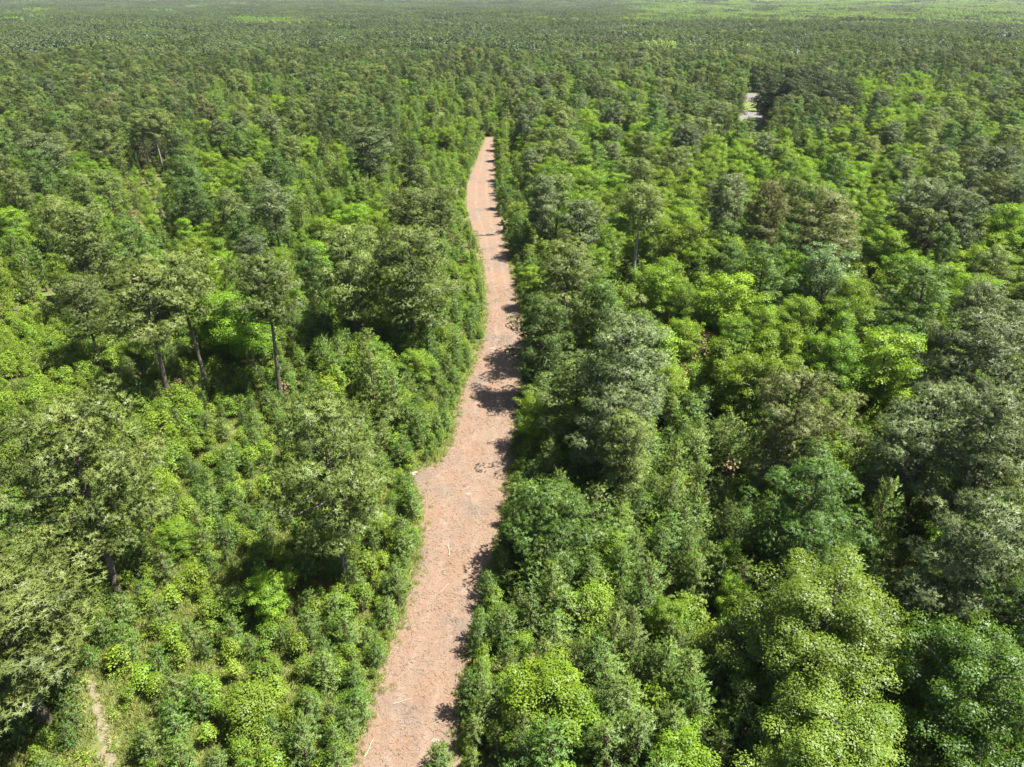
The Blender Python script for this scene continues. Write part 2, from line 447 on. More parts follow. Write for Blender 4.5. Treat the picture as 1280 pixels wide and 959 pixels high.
SH_BIG = lib('shrub', make_shrub('shrub_big', M['shrub_yellow'], 5.0, 2.4, 46, 60, .16), 'yellow-green')
M['dry'] = leaf_mat('dry_leaves', (0.12, 0.085, 0.045), (0.22, 0.16, 0.085), .2, .02)
SH_DRY = lib('shrub', make_shrub('shrub_dry', M['dry'], 2.0, .9, 9, 22, .14), 'dry brown')
for i in range(3): lib('shrub', make_shrub('shrubg%d' % i, M['shrub_green'], 3.0, [1.2, 1.3, 1.1][i]), 'mid green')

# ------------------------------------------------------------------ layout: the dirt strip, sandy track, clearing
LE = [(437, 959), (455, 900), (470, 850), (490, 795), (510, 745), (522, 690), (524, 640), (518, 612), (506, 594), (528, 585), (548, 576), (565, 545), (571, 500), (590, 455), (603, 420), (606, 380), (601, 330), (592, 290), (583, 262), (584, 230), (596, 200), (604, 180), (607, 172)]
RE = [(572, 959), (576, 900), (582, 850), (596, 780), (616, 720), (628, 650), (638, 600), (645, 540), (653, 490), (660, 440), (656, 400), (645, 360), (637, 320), (629, 290), (621, 260), (618, 230), (619, 200), (619, 180), (617, 172)]
LW = np.array([unproj(*p) for p in LE]); RW = np.array([unproj(*p) for p in RE])
o_ = np.argsort(LW[:, 1]); LW = LW[o_]; RW = RW[np.argsort(RW[:, 1])]
def ext(a):
    s = (a[3, 0] - a[0, 0]) / (a[3, 1] - a[0, 1])
    return np.vstack([[a[0, 0] - s * (a[0, 1] - 2.0) * 0.6, 2.0], a])
LW, RW = ext(LW), ext(RW)
Y_END = float(min(LW[-1, 1], RW[-1, 1]))
def strip_x(y):
    return np.interp(y, LW[:, 1], LW[:, 0]), np.interp(y, RW[:, 1], RW[:, 0])
def strip_dist(x, y):
    """signed distance (m) outside the strip; negative inside; second value the side (-1 left, 1 right)"""
    if y > Y_END + 2: return 99.0, (-1 if x < LW[-1, 0] else 1)
    l, r = strip_x(y)
    if x < (l + r) / 2: return l - x, -1
    return x - r, 1
TRACK = np.array([unproj(*p) for p in [(148, 1010), (136, 955), (130, 915), (120, 872), (112, 850)]])
def track_dist(x, y):
    best = 1e9
    for a, b in zip(TRACK[:-1], TRACK[1:]):
        ab = b - a; t = np.clip(np.dot([x, y] - a, ab) / np.dot(ab, ab), 0, 1)
        best = min(best, float(np.hypot(*(a + ab * t - [x, y]))))
    return best
CLEAR = [unproj(*p) for p in [(928, 152), (960, 152), (954, 116), (929, 116)]]
SHED = unproj(1006, 127)
def in_clear(x, y):
    px, py, d = proj(x, y, 0)
    wv = 5 * float(snoise(x, y, 30.0, 2, 2))
    if 921 + wv < px < 962 + wv and 116 < py < 178: return True
    if 1000 < px < 1013 and 118 < py < 140: return True
    return False

# ------------------------------------------------------------------ placements
PL = []           # dict(kind, var, x, y, h, w, rot, label, nick)
HERO = []
def hero(kind, var, px, py, h, w, label, nick=None, rot=None):
    x, y = unproj(px, py, h)
    HERO.append(dict(kind=kind, var=var, x=x, y=y, h=h, w=w, rot=rng.uniform(0, 6.28) if rot is None else rot, label=label, nick=nick))
hero('pine', 0, 402, 506, 22, 10.8, 'tall olive pine with broad rounded crown just short of the notch in the dirt strip', 'the round pine by the notch')
hero('pine', 2, 72, 513, 22, 12.5, 'very broad flat-topped olive pine standing over brush near the sandy track', 'the broad pine above the track')
hero('pine', 3, -28, 712, 17, 12.5, 'olive pine with bare lower trunk, beside the sandy track below the broad pine', 'the trackside pine')
hero('pine', PINE_BARE, 222, 318, 22, 9.5, 'tall olive pine whose pale bare trunk stands beside a twin pine in brush', 'the twin pines')
hero('pine', 1, 170, 332, 21.5, 11.5, 'broad olive pine with dark trunk, overlapping its bare-trunked twin', 'the twin pines')
hero('pine', PINE_BARE, 322, 322, 22.5, 10.0, 'lone tall pine with long bare trunk standing in low brush', 'the lone bare-trunked pine')
hero('pine', 3, 90, 260, 22, 9.5, 'layered olive pine rising behind the low yellow-green thicket', 'the layered pine behind the thicket')
hero('pine', 7, 48, 168, 20, 11, 'grey-green pine with exposed trunk at edge of young plantation', 'the plantation-edge pine')
hero('pine', 7, 338, 228, 19, 9, 'grey-green pine standing among bright hardwood saplings')
hero('pine', 3, 512, 236, 19, 10.5, 'round olive pine near the grey band on the dirt strip', 'the pine near the grey band')
hero('pine', 2, 505, 290, 22, 13.5, 'massive olive pine with spreading crown beside the dirt strip', 'the massive spreading pine')
hero('pine', 0, 432, 284, 22, 10, 'full olive pine next to the massive spreading pine')
hero('pine', 6, 456, 160, 20, 14, 'isolated grey-green pine with wide crown above bright saplings', 'the isolated grey pine')
hero('pine', PINE_DARK, 512, 174, 17, 7, 'dark green conical pine beside the isolated grey pine')
hero('pine', PINE_PALE, 172, 142, 20, 8, 'slender pine with pale bare trunk at the plantation edge', 'the pale-trunked pines')
hero('pine', PINE_PALE, 188, 138, 21, 8, 'slender pine with pale bare trunk at the plantation edge', 'the pale-trunked pines')
hero('pine', PINE_PALE, 200, 140, 20, 7, 'slender pine with pale bare trunk at the plantation edge', 'the pale-trunked pines')
hero('pine', 3, 125, 145, 20, 10, 'full olive pine beside the group of pale-trunked pines')
# right of the strip
hero('pine', PINE_BUSHY, 684, 620, 10.5, 9.2, 'dense deep green pine casting shade on the dirt strip', 'the dense strip-side pine')
hero('pine', 2, 715, 306, 21, 12.0, 'bushy olive pine overhanging the strip where its shade crosses the dirt', 'the overhanging pine')
hero('pine', 5, 680, 372, 17, 9.0, 'deep green pine at the strip edge under the overhanging pine')
hero('pine', 6, 792, 402, 22, 11.5, 'huge grey-green pine with domed crown set back from the shaded strip edge', 'the huge domed pine')
hero('pine', 0, 722, 450, 15, 9.0, 'olive pine tucked between the dirt strip and huge domed pine')
hero('pine', 3, 782, 516, 16, 6.0, 'small olive pine in front of the huge domed pine')
hero('pine', PINE_PALE, 800, 232, 22, 10.5, 'tall pine on a long pale bare trunk rising from bright hardwoods', 'the pale-stemmed pine')
hero('pine', 6, 678, 220, 19, 8.0, 'narrow grey-green pine near the grey band, on the shaded strip edge')
hero('pine', 7, 728, 250, 19, 9.0, 'rounded grey-green pine between the strip and pale-stemmed pine')
hero('pine', 7, 912, 218, 22, 9.5, 'open-crowned grey-green pine beyond the pale-stemmed pine', 'the open-crowned pine')
hero('pine', 8, 966, 228, 22, 9.0, 'tan-tinged pine with tall dark trunk next to open-crowned pine')
hero('pine', 8, 1040, 246, 21, 13.0, 'wide tan-tinged pine spreading above the pale green hardwood', 'the wide tan pine')
hero('pine', 6, 1158, 226, 20, 12.0, 'grey-green pine beyond the pale hardwood, among yellow-green trees')
hero('pine', 6, 1205, 236, 20, 11.0, 'shadowy grey-green pine beside the brilliant yellow-green hardwood')
hero('pine', 6, 1250, 184, 21, 13.0, 'dark grey-green pine behind the brilliant yellow-green hardwood')
hero('pine', 6, 1238, 392, 22, 13.0, 'heavy grey-green pine shading the woods below the brilliant hardwood', 'the heavy grey pine')
hero('pine', 7, 1264, 496, 22, 9.0, 'grey-green pine with sunlit tufts in front of the heavy grey pine')
hero('pine', 8, 1010, 472, 20, 9.5, 'tan-tinged pine with clumped crown beside a sunny mound of shrubs', 'the clumped tan pine')
hero('pine', 4, 1036, 574, 17, 9.0, 'soft conical pine with sunlit top in front of clumped tan pine', 'the soft conical pine')
hero('pole', 2, 1112, 604, 13, 5.0, 'feathery grey-green young pine beside the soft conical pine')
hero('pine', 7, 1180, 488, 18, 8.5, 'rounded grey-green pine between the shrub mound and heavy grey pine')
hero('pine', 6, 1256, 628, 21, 10.0, 'large grey-green pine beside the dark green hardwood', 'the large grey pine')
hero('pine', 4, 1165, 335, 18, 10.0, 'deep green pine standing behind the sunny mound of shrubs')
for px_, py_, h_ in [(964, 90, 23), (984, 84, 24), (1006, 86, 24), (1028, 92, 23), (996, 98, 22), (1016, 80, 24), (1044, 95, 23), (1060, 100, 22), (974, 100, 21), (1036, 104, 22)]:
    hero('pine', PINE_DARK, px_, py_, h_, 15.0, 'tall dark pine, shade painted into its needles, in the clump beside the gravel clearing', 'the dark clump')
# hardwoods
hero('hard', HW_HERO, 1042, 716, 17, 14.2, 'large spreading yellow-green hardwood with pale limbs showing through its crown', 'the large yellow-green hardwood')
hero('hard', HW_HERO, 1060, 884, 14, 12.2, 'domed yellow-green hardwood in front of the larger spreading one', 'the domed hardwood', 2.0)
hero('hard', HW_DARK, 1238, 784, 17, 10.5, 'dark green full-leaved hardwood beside the large grey pine', 'the dark hardwood')
hero('hard', 7, 1042, 303, 17, 9.0, 'pale silvery green hardwood under the wide tan pine', 'the pale green hardwood')
hero('hard', 3, 1060, 372, 12, 9.5, 'bright green hardwood forming a skirt around the pale green one')
hero('hard', 0, 1268, 250, 17, 9.0, 'brilliant yellow-green hardwood crown among grey pines', 'the brilliant hardwood')
hero('hard', 2, 862, 205, 16, 6.5, 'columnar bright yellow-green hardwood behind the pale-stemmed pine')
hero('hard', 5, 735, 182, 16, 10.0, 'bright green hardwood between strip and columnar hardwood')
hero('hard', 0, 1072, 98, 17, 13.0, 'yellow-green hardwood crown near the gravel clearing', 'the hardwoods near the clearing')
hero('hard', 1, 1105, 104, 17, 14.0, 'broad yellow-green hardwood crown standing off the clearing among dark pines')
hero('hard', 2, 1190, 112, 16, 13.0, 'yellow-green hardwood alone in the dark pine belt')
hero('hard', 1, 445, 252, 11, 8.0, 'vivid yellow-green hardwood between round olive pines')
hero('hard', 2, 266, 292, 12, 6.0, 'upright yellow-green hardwood behind the lone bare-trunked pine')
hero('hard', 2, 225, 268, 11, 5.5, 'upright yellow-green hardwood behind the twin pines')
hero('hard', 1, 348, 116, 14, 11.0, 'bright yellow-green hardwood standing in the dark pine plantation')
hero('hard', 0, 298, 132, 13, 13.0, 'spreading yellow-green hardwood on the plantation edge')
hero('shrub', SH_BIG, 198, 584, 5.0, 3.8, 'glossy bright yellow-green bush standing clear of surrounding young pines', 'the bright lone bush')
hero('shrub', SH_BIG, 305, 860, 5.2, 5.2, 'big round yellow-green bush near foot of the sandy track', 'the big round bush')
hero('shrub', 2, 140, 808, 3.4, 3.0, 'yellow-green bush at the head of the sandy track')
hero('young', 2, 548, 935, 3.0, 2.6, 'small young pine standing alone at the edge inside the dirt strip')
hero('hard', 1, 690, 838, 9, 7.0, 'yellow-green hardwood sapling tree below the dense strip-side pine', 'the sapling tree below the strip-side pine')
hero('hard', 0, 735, 880, 7, 4.5, 'bright yellow-green sapling growing among the pole pines')
PL += HERO

GRID = ["pppppppppppppppp", "pppmmpmmrrrpphhr", "mmphmmeerhrhhhrr", "mmymmhmerhhrrhrr", "smmhmmmerhhhrhhr", "ssmymmmerrhhhhrr",
        "sssyyyeerrttrsrr", "yyyyyyeettttttrr", "yyyyyyeettttttrr", "yyyyyyeetttthhrr", "yyyyyeeetttthhhr", "yyyyyeeetttthhhh"]
def zone(x, y, z=7.0):
    px, py, d = proj(x, y, z)
    px += rng.uniform(-22, 22); py += rng.uniform(-14, 14)
    return GRID[int(np.clip(py // 80, 0, 11))][int(np.clip(px // 80, 0, 15))]
def infan(x, y, d):
    return y > -6 and abs(x) < y * 0.98 + 30
def near_hero(x, y, f=0.42, kinds=None):
    for q in HERO:
        if (kinds is None or q['kind'] in kinds) and math.hypot(q['x'] - x, q['y'] - y) < f * q['w']: return True
    return False
def sight_ok(x, y, h):
    """keep the trees of the thicket below the bare trunks and the crowns that the photograph shows"""
    px, py, d = proj(x, y, h)
    for (x0, x1, y0, y1, hmax) in [(150, 275, 400, 520, 5.0), (290, 400, 380, 520, 5.5), (770, 830, 300, 400, 9.0), (0, 140, 400, 520, 5.5), (40, 140, 690, 790, 4), (1070, 1130, 460, 530, 4.0), (150, 215, 165, 250, 6), (330, 470, 500, 740, 7.0), (921, 960, 119, 148, 0)]:
        if x0 < px < x1 and y0 < py < y1 and h > hmax: return False
    return True
def add(kind, x, y, h, w=None, var=None):
    if kind not in ('shrub', 'young') and not sight_ok(x, y, h): return
    L_ = LIB[kind]
    v = int(rng.integers(0, len(L_))) if var is None else var
    if kind == 'shrub' and var is None and v == SH_DRY and rng.random() < .55: v = 0
    s = h / L_[v]['h']
    PL.append(dict(kind=kind, var=v, x=x, y=y, h=h, w=w or L_[v]['w'] * s * rng.uniform(.88, 1.15), rot=rng.uniform(0, 6.28), label=None, nick=None))
def jgrid(dmin, dmax, sp_):
    n = int(dmax / sp_) + 2
    for iy in range(-4, n):
        y0 = iy * sp_
        xm = int((abs(y0) * 0.98 + 30) / sp_) + 1
        for ix in range(-xm, xm + 1):
            x = (ix + rng.uniform(-.46, .46) + .5 * (iy % 2)) * sp_; y = y0 + rng.uniform(-.46, .46) * sp_
            d = math.hypot(x, y)
            if dmin <= d < dmax and infan(x, y, d): yield x, y, d
PV = list(range(0, 9))
# over-storey
for x, y, d in jgrid(0, 760, 6.4):
    if d > 620 and rng.random() < (d - 620) / 140: continue
    sd_, side = strip_dist(x, y)
    if sd_ < 3.0 or in_clear(x, y) or track_dist(x, y) < 4: continue
    z = zone(x, y, 10)
    u, k = rng.random(), rng.random()
    if near_hero(x, y, .5, ('pine', 'hard')): continue
    if side > 0 and sd_ < 10 and y < 330: continue
    if z == 'p':
        if u < .9:
            hm = 1 + .16 * float(snoise(x, y, 150.0, 2, 2))
            if k < .66: add('slim', x, y, rng.uniform(13, 18) * hm, None)
            elif k < .95: add('pine', x, y, rng.uniform(14, 18) * hm, None, int(rng.choice(PV)))
            else: add('hard', x, y, rng.uniform(11, 15), None, int(rng.integers(0, 8)))
    elif z == 'm':
        if u < .8:
            if k < .11: add('pine', x, y, rng.uniform(13, 18), None, int(rng.choice([0, 1, 3, 3, 4])))
            elif k < .58:
                h = rng.uniform(7, 11)
                if sight_ok(x, y, h): add('hard', x, y, h, None, int(rng.choice([0, 1, 2, 3, 4, 5, 5])))
            else:
                h = rng.uniform(8, 12)
                if sight_ok(x, y, h): add('pole', x, y, h)
    elif z == 'r':
        if u < .85:
            if k < .32: add('pine', x, y, rng.uniform(14, 19), None, int(rng.choice([0, 1, 3, 4, 5, 6, 7])))
            else:
                h = rng.uniform(9, 15)
                if sight_ok(x, y, h): add('hard', x, y, h, None, int(rng.choice([0, 1, 1, 2, 3, 4, 5, 6])))
    elif z == 'h':
        if u < .88:
            if k < .07: add('pine', x, y, rng.uniform(14, 18), None, int(rng.choice([0, 4, 6])))
            else:
                h = rng.uniform(9, 15)
                if sight_ok(x, y, h): add('hard', x, y, h, None, int(rng.choice([0, 1, 2, 2, 1, 3, 4, 5, 5])))
    elif z == 't':
        if u < .28:
            h = rng.uniform(6, 9)
            add('hard', x, y, h, None, int(rng.choice([0, 1, 2, 4, 5])))
    elif u < .06 and z in 'sye' and sd_ > 8:
        h = rng.uniform(4.5, 6.5)
        if sight_ok(x, y, h): add('hard', x, y, h, None, int(rng.choice([0, 1, 2, 5])))
# plantation rows
for x, y, d in jgrid(150, 760, 4.5):
    if d > 620 and rng.random() < (d - 620) / 140: continue
    if zone(x, y, 13) != 'p' or in_clear(x, y): continue
    sd_, side = strip_dist(x, y)
    if sd_ < 4 or rng.random() > .8: continue
    add('slim', x, y, rng.uniform(12.5, 16.0) * (1 + .16 * float(snoise(x, y, 150.0, 2, 2))), None)
# under-storey
def under(x, y, d):
    sd_, side = strip_dist(x, y)
    edge = 0.8 if side < 0 else 0.9
    if sd_ < edge or in_clear(x, y): return
    td = track_dist(x, y)
    if td < 1.5: return
    z = zone(x, y, 4)
    u, k = rng.random(), rng.random()
    nearedge = sd_ < 5
    if nearedge: z = 'e'
    if z == 's':
        if u < .84: add('shrub', x, y, rng.uniform(2.4, 4.8), None, int(rng.choice([0, 1, 2, 3, 0, 1, 6])))
        elif u < .92: add('young', x, y, rng.uniform(2.5, 4.2), None, int(rng.choice([4, 5, 6])))
    elif z == 'y':
        q = .72 if td < 8 else .97
        if u < q * .56: add('shrub', x, y, rng.uniform(1.9, 3.8), None, int(rng.choice([0, 1, 2, 3, 0, 1, 2, 3, 6, 7, 8])))
        elif u < q:
            h = rng.uniform(2.5, 4.9)
            if sight_ok(x, y, h): add('young', x, y, h)
    elif z == 'e':
        hs = min(1.0, 0.45 + sd_ * .12)
        if d > 120 and u > .75: add('hard', x, y, rng.uniform(4.0, 6.5) * hs, None, int(rng.choice([0, 1, 3])))
        elif u < (.50 if d < 120 else .25): add('young', x, y, rng.uniform(3.4, 6.6) * hs, None, int(rng.choice([0, 1, 2, 3, 4, 5, 6])))
        else: add('shrub', x, y, rng.uniform(2.2, 4.6) * hs)
    elif z == 't':
        if u < .52: add('pole', x, y, rng.uniform(5.5, 9.0))
        elif u < .72: add('shrub', x, y, rng.uniform(3.5, 6.0))
        elif u < .86: add('young', x, y, rng.uniform(4, 7))
    elif z == 'm':
        h = rng.uniform(4, 7.5)
        if not sight_ok(x, y, h): h = 4
        if u < .40: add('young', x, y, h)
        elif u < .85: add('shrub', x, y, h * .8)
    elif z == 'p':
        if d < 340 and u < .45: add('shrub', x, y, rng.uniform(2.5, 5))
    elif z in 'rh':
        h = rng.uniform(3, 7)
        if u < .18: add('young', x, y, h)
        elif u < .60: add('shrub', x, y, h)
for x, y, d in jgrid(0, 150, 2.1): under(x, y, d)
for x, y, d in jgrid(150, 340, 3.1): under(x, y, d)
# a dense fringe along both edges of the strip
for side in (-1, 1):
    y = 14.0
    while y < Y_END:
        l, r = strip_x(y)
        for off in (0.45, 1.5):
            o2 = off + rng.uniform(-.25, .5)
            x = l - o2 if side < 0 else r + o2
            u = rng.random()
            if off < 1 and u < .55: add('shrub', x, y, rng.uniform(.8, 1.9))
            elif u < .45: add('shrub', x, y, rng.uniform(1.8, 3.2))
            elif u < (.85 if y < 110 else .6): add('young', x, y, rng.uniform(1.8, 4.6) * (1.0 if side < 0 else 1.1), None, int(rng.choice([0, 1, 2, 3, 5])))
        y += rng.uniform(.9, 1.7) * (1 + y / 260)

y = 84.0
while y < 330:
    l, r = strip_x(y)
    x = r + rng.uniform(1.8, 4.2)
    if rng.random() < .5: add('pole', x, y, rng.uniform(6, 9))
    else: add('hard', x, y, rng.uniform(6.5, 9.5), None, int(rng.choice([0, 3, 4, 6])))
    y += rng.uniform(5, 12)

# ------------------------------------------------------------------ the setting: ground, strip, track, clearing, fields
def obj(name, me, parent=None):
    o = bpy.data.objects.new(name, me)
    COL.objects.link(o)
    if parent is not None: o.parent = parent
    return o
ring = np.concatenate([np.linspace(0, 500, 26), np.geomspace(540, 11000, 60)])
na = 160
ang = np.linspace(0, 2 * math.pi, na, endpoint=False)
gx = (ring[1:, None] * np.cos(ang)[None]).ravel(); gy = (ring[1:, None] * np.sin(ang)[None]).ravel()
gv = np.vstack([[[0, 0, 0]], np.stack([gx, gy, terrain(gx, gy)], 1)])
nr = len(ring) - 1
i = np.arange(nr - 1)[:, None] * na; j = np.arange(na)[None]; j2 = (j + 1) % na
q4 = np.stack([i + j, i + na + j, i + na + j2, i + j2], -1).reshape(-1, 4) + 1
t3 = np.stack([np.zeros(na, int), 1 + np.arange(na), 1 + (np.arange(na) + 1) % na], 1)
M['ground'] = noise_mat('forest_floor', [(0.085, 0.062, 0.036), (0.075, 0.085, 0.028), (0.110, 0.125, 0.036), (0.17, 0.15, 0.07)], 0.16, 0.95, 0.5, 2.0)
g = obj('ground', mesh_np('ground', gv, [q4, t3], None, [M['ground']], None, True))
g['kind'] = 'structure'

# strip material: red clay, straw-coloured shredded wood, grey patches
m, t, o = new_mat('mulched_clay')
tc = N(t, 'ShaderNodeTexCoord')
def tn(scale, det=5.0, rough=.6, dist=0.0):
    n = N(t, 'ShaderNodeTexNoise', inp={'Scale': scale, 'Detail': det, 'Roughness': rough, 'Distortion': dist})
    t.links.new(tc.outputs['Object'], n.inputs['Vector']); return n
def rmp(n, a, b):
    r = N(t, 'ShaderNodeMapRange', inp={1: a, 2: b}); t.links.new(n.outputs['Fac'], r.inputs[0]); return r
def mixc(fac, a, b):
    x = N(t, 'ShaderNodeMix', data_type='RGBA')
    t.links.new(fac.outputs[0], x.inputs[0])
    for k_, c in ((6, a), (7, b)):
        if isinstance(c, tuple): x.inputs[k_].default_value = (*c, 1)
        else: t.links.new(c.outputs[2], x.inputs[k_])
    return x
c1 = mixc(rmp(tn(.22, 4), .40, .66), (0.184, 0.126, 0.087), (0.188, 0.115, 0.073))
c2 = mixc(rmp(tn(.13, 5), .50, .68), c1, (0.130, 0.102, 0.080))
c3 = mixc(rmp(tn(3.2, 8, .72, .6), .48, .70), c2, (0.215, 0.165, 0.124))
at = N(t, 'ShaderNodeAttribute', attribute_name='across')
wn = N(t, 'ShaderNodeMath', operation='MULTIPLY_ADD', inp={1: .22}); t.links.new(tn(.25, 3).outputs['Fac'], wn.inputs[0]); t.links.new(at.outputs['Fac'], wn.inputs[2])
sn = N(t, 'ShaderNodeMath', operation='MULTIPLY', inp={1: 18.0}); t.links.new(wn.outputs[0], sn.inputs[0])
si = N(t, 'ShaderNodeMath', operation='SINE'); t.links.new(sn.outputs[0], si.inputs[0])
sr = N(t, 'ShaderNodeMapRange', inp={1: .45, 2: 1.0, 3: 0.0, 4: .55}); t.links.new(si.outputs[0], sr.inputs[0])
br = N(t, 'ShaderNodeMath', operation='MULTIPLY'); t.links.new(sr.outputs[0], br.inputs[0]); t.links.new(rmp(tn(.5, 4), .38, .6).outputs[0], br.inputs[1])
c35 = mixc(br, c3, (0.235, 0.175, 0.130))
c4 = mixc(rmp(tn(7.5, 6, .7, .4), .60, .80), c35, (0.125, 0.083, 0.056))
b = N(t, 'ShaderNodeBsdfPrincipled', inp={'Roughness': .95, 'Specular IOR Level': .15})
t.links.new(c4.outputs[2], b.inputs['Base Color'])
bp = N(t, 'ShaderNodeBump', inp={'Strength': .7, 'Distance': .12})
t.links.new(tn(6.0, 8, .7).outputs['Fac'], bp.inputs['Height']); t.links.new(bp.outputs[0], b.inputs['Normal'])
t.links.new(b.outputs[0], o.inputs['Surface'])
M['strip'] = m
def strip_z(x, y):
    return 0.05 + 0.045 * snoise(x, y, 5.0, 5, 4)
ys = np.concatenate([np.arange(2, 130, .4), np.arange(130, Y_END, 1.2)])
nc = 30
l, r = strip_x(ys)
l = l + .35 * snoise(ys, ys * 0, 4.2, 8, 4); r = r + .3 + .35 * snoise(ys, ys * 0, 3.7, 9, 4)
u = np.linspace(0, 1, nc)
X = l[:, None] * (1 - u) + r[:, None] * u; Y = np.repeat(ys[:, None], nc, 1)
Z = np.maximum(strip_z(X, Y), 0.012); Z[:, 0] = -.02; Z[:, -1] = -.02
i = np.arange(len(ys) - 1)[:, None] * nc; j = np.arange(nc - 1)[None]
f = np.stack([i + j, i + j + 1, i + nc + j + 1, i + nc + j], -1).reshape(-1, 4)
o = obj('dirt_strip', mesh_np('dirt_strip', np.stack([X, Y, Z], -1).reshape(-1, 3), [f], None, [M['strip']], None, True))
o['kind'] = 'structure'
o['label'] = 'cleared strip of reddish clay and shredded wood through forest'
at_ = o.data.attributes.new('across', 'FLOAT', 'POINT'); at_.data.foreach_set('value', np.tile(u, len(ys)).astype(np.float32))

# sandy track
tp = TRACK
ts = np.linspace(0, 1, 50)
cx_ = np.interp(ts, np.linspace(0, 1, len(tp)), tp[:, 0]); cy_ = np.interp(ts, np.linspace(0, 1, len(tp)), tp[:, 1])
wd = .8 * (1 - .5 * ts) + .35 * snoise(cy_, cx_, 2.2, 4, 4)
nc = 8; u = np.linspace(-1, 1, nc)
X = cx_[:, None] + wd[:, None] * u; Y = np.repeat(cy_[:, None], nc, 1); Z = 0.03 + .02 * snoise(X, Y, 2.0, 2, 3); Z[:, 0] = Z[:, -1] = -.02
i = np.arange(len(ts) - 1)[:, None] * nc; j = np.arange(nc - 1)[None]
f = np.stack([i + j, i + j + 1, i + nc + j + 1, i + nc + j], -1).reshape(-1, 4)
M['sand'] = noise_mat('sandy_soil', [(0.13, 0.13, 0.06), (0.19, 0.155, 0.105), (0.24, 0.20, 0.15)], 1.3, .95, .6, 8)
o = obj('sandy_track', mesh_np('sandy_track', np.stack([X, Y, Z], -1).reshape(-1, 3), [f], None, [M['sand']], None, True))
o['kind'] = 'structure'

# clearing: mown grass with two gravel lots, seen through the gap in the pines
def sheet(name, pix, z, mat, n=10, jag=.6):
    P = [unproj(*p) for p in pix]
    V = []
    for a, b_ in zip(P, P[1:] + P[:1]):
        for k_ in range(n):
            p = a + (b_ - a) * k_ / n
            V.append([p[0] + rng.uniform(-jag, jag), p[1] + rng.uniform(-jag, jag), z])
    me = bpy.data.meshes.new(name); me.from_pydata(V, [], [list(range(len(V)))]); me.materials.append(mat); me.update()
    s_ = sum(V[k_][0] * V[(k_ + 1) % len(V)][1] - V[(k_ + 1) % len(V)][0] * V[k_][1] for k_ in range(len(V)))
    if s_ < 0: me.flip_normals()
    o = obj(name, me); o['kind'] = 'structure'; return o
M['lawn'] = noise_mat('mown_grass', [(0.085, 0.125, 0.028), (0.14, 0.17, 0.05)], .3, .95)
M['gravel'] = noise_mat('pale_gravel', [(0.12, 0.112, 0.105), (0.17, 0.16, 0.15)], 1.5, .95)
sheet('mown_clearing', [(912, 180), (970, 180), (960, 115), (924, 115)], .03, M['lawn'])
sheet('gravel_lot', [(924, 149), (953, 150), (957, 144), (946, 139), (927, 139)], .06, M['gravel'], 6, .4)
sheet('gravel_lot', [(929, 127), (953, 128), (952, 118), (930, 117)], .06, M['gravel'], 6, .4)

# ------------------------------------------------------------------ small white shed glimpsed beyond the clearing
def box(name, sx, sy, sz, loc, mat, parent):
    V = [[(a - .5) * sx, (b_ - .5) * sy, c * sz] for a in (0, 1) for b_ in (0, 1) for c in (0, 1)]
    F = [(0, 1, 3, 2), (4, 6, 7, 5), (0, 4, 5, 1), (2, 3, 7, 6), (0, 2, 6, 4), (1, 5, 7, 3)]
    me = bpy.data.meshes.new(name); me.from_pydata(V, [], F); me.materials.append(mat); me.update()
    o = obj(name, me, parent); o.location = loc; return o
M['white_paint'] = noise_mat('white_paint', [(0.45, 0.45, 0.44), (0.55, 0.55, 0.54)], 2)
M['metal_roof'] = noise_mat('pale_metal_roof', [(0.36, 0.36, 0.36), (0.45, 0.45, 0.45)], 2, .6)
M['dark_wood'] = noise_mat('dark_door', [(0.08, 0.07, 0.06), (0.12, 0.10, 0.08)], 3)
shed = bpy.data.objects.new('shed', None); COL.objects.link(shed)
shed.location = (SHED[0], SHED[1], 0); shed.rotation_euler = (0, 0, R(-12))
shed['label'] = 'small white shed glimpsed between dark pines beyond the gravel clearing'; shed['category'] = 'shed'
box('wall', 5, 3.6, 2.5, (0, 0, 0), M['white_paint'], shed)
for s_ in (-1, 1):
    V = [[-2.7, s_ * 2.1, 2.42], [2.7, s_ * 2.1, 2.42], [2.7, s_ * .003, 3.5], [-2.7, s_ * .003, 3.5]]
    V += [[v[0], v[1], v[2] + .08] for v in V]
    F = [(0, 1, 2, 3), (4, 7, 6, 5), (0, 4, 5, 1), (1, 5, 6, 2), (2, 6, 7, 3), (3, 7, 4, 0)]
    me = bpy.data.meshes.new('roof_panel'); me.from_pydata(V, [], F); me.materials.append(M['metal_roof']); me.update()
    obj('roof_panel', me, shed)
for s_ in (-1, 1):
    me = bpy.data.meshes.new('gable'); x0 = s_ * 2.45
    V = [[x0, -1.75, 2.5], [x0, 1.75, 2.5], [x0, 0, 3.38], [x0 - s_ * .1, -1.75, 2.5], [x0 - s_ * .1, 1.75, 2.5], [x0 - s_ * .1, 0, 3.38]]
    me.from_pydata(V, [], [(0, 1, 2), (3, 5, 4), (0, 3, 4, 1), (1, 4, 5, 2), (2, 5, 3, 0)]); me.materials.append(M['white_paint']); me.update()
    obj('gable', me, shed)
box('door', 1.0, .06, 2.0, (-.8, -1.835, 0.02), M['dark_wood'], shed)

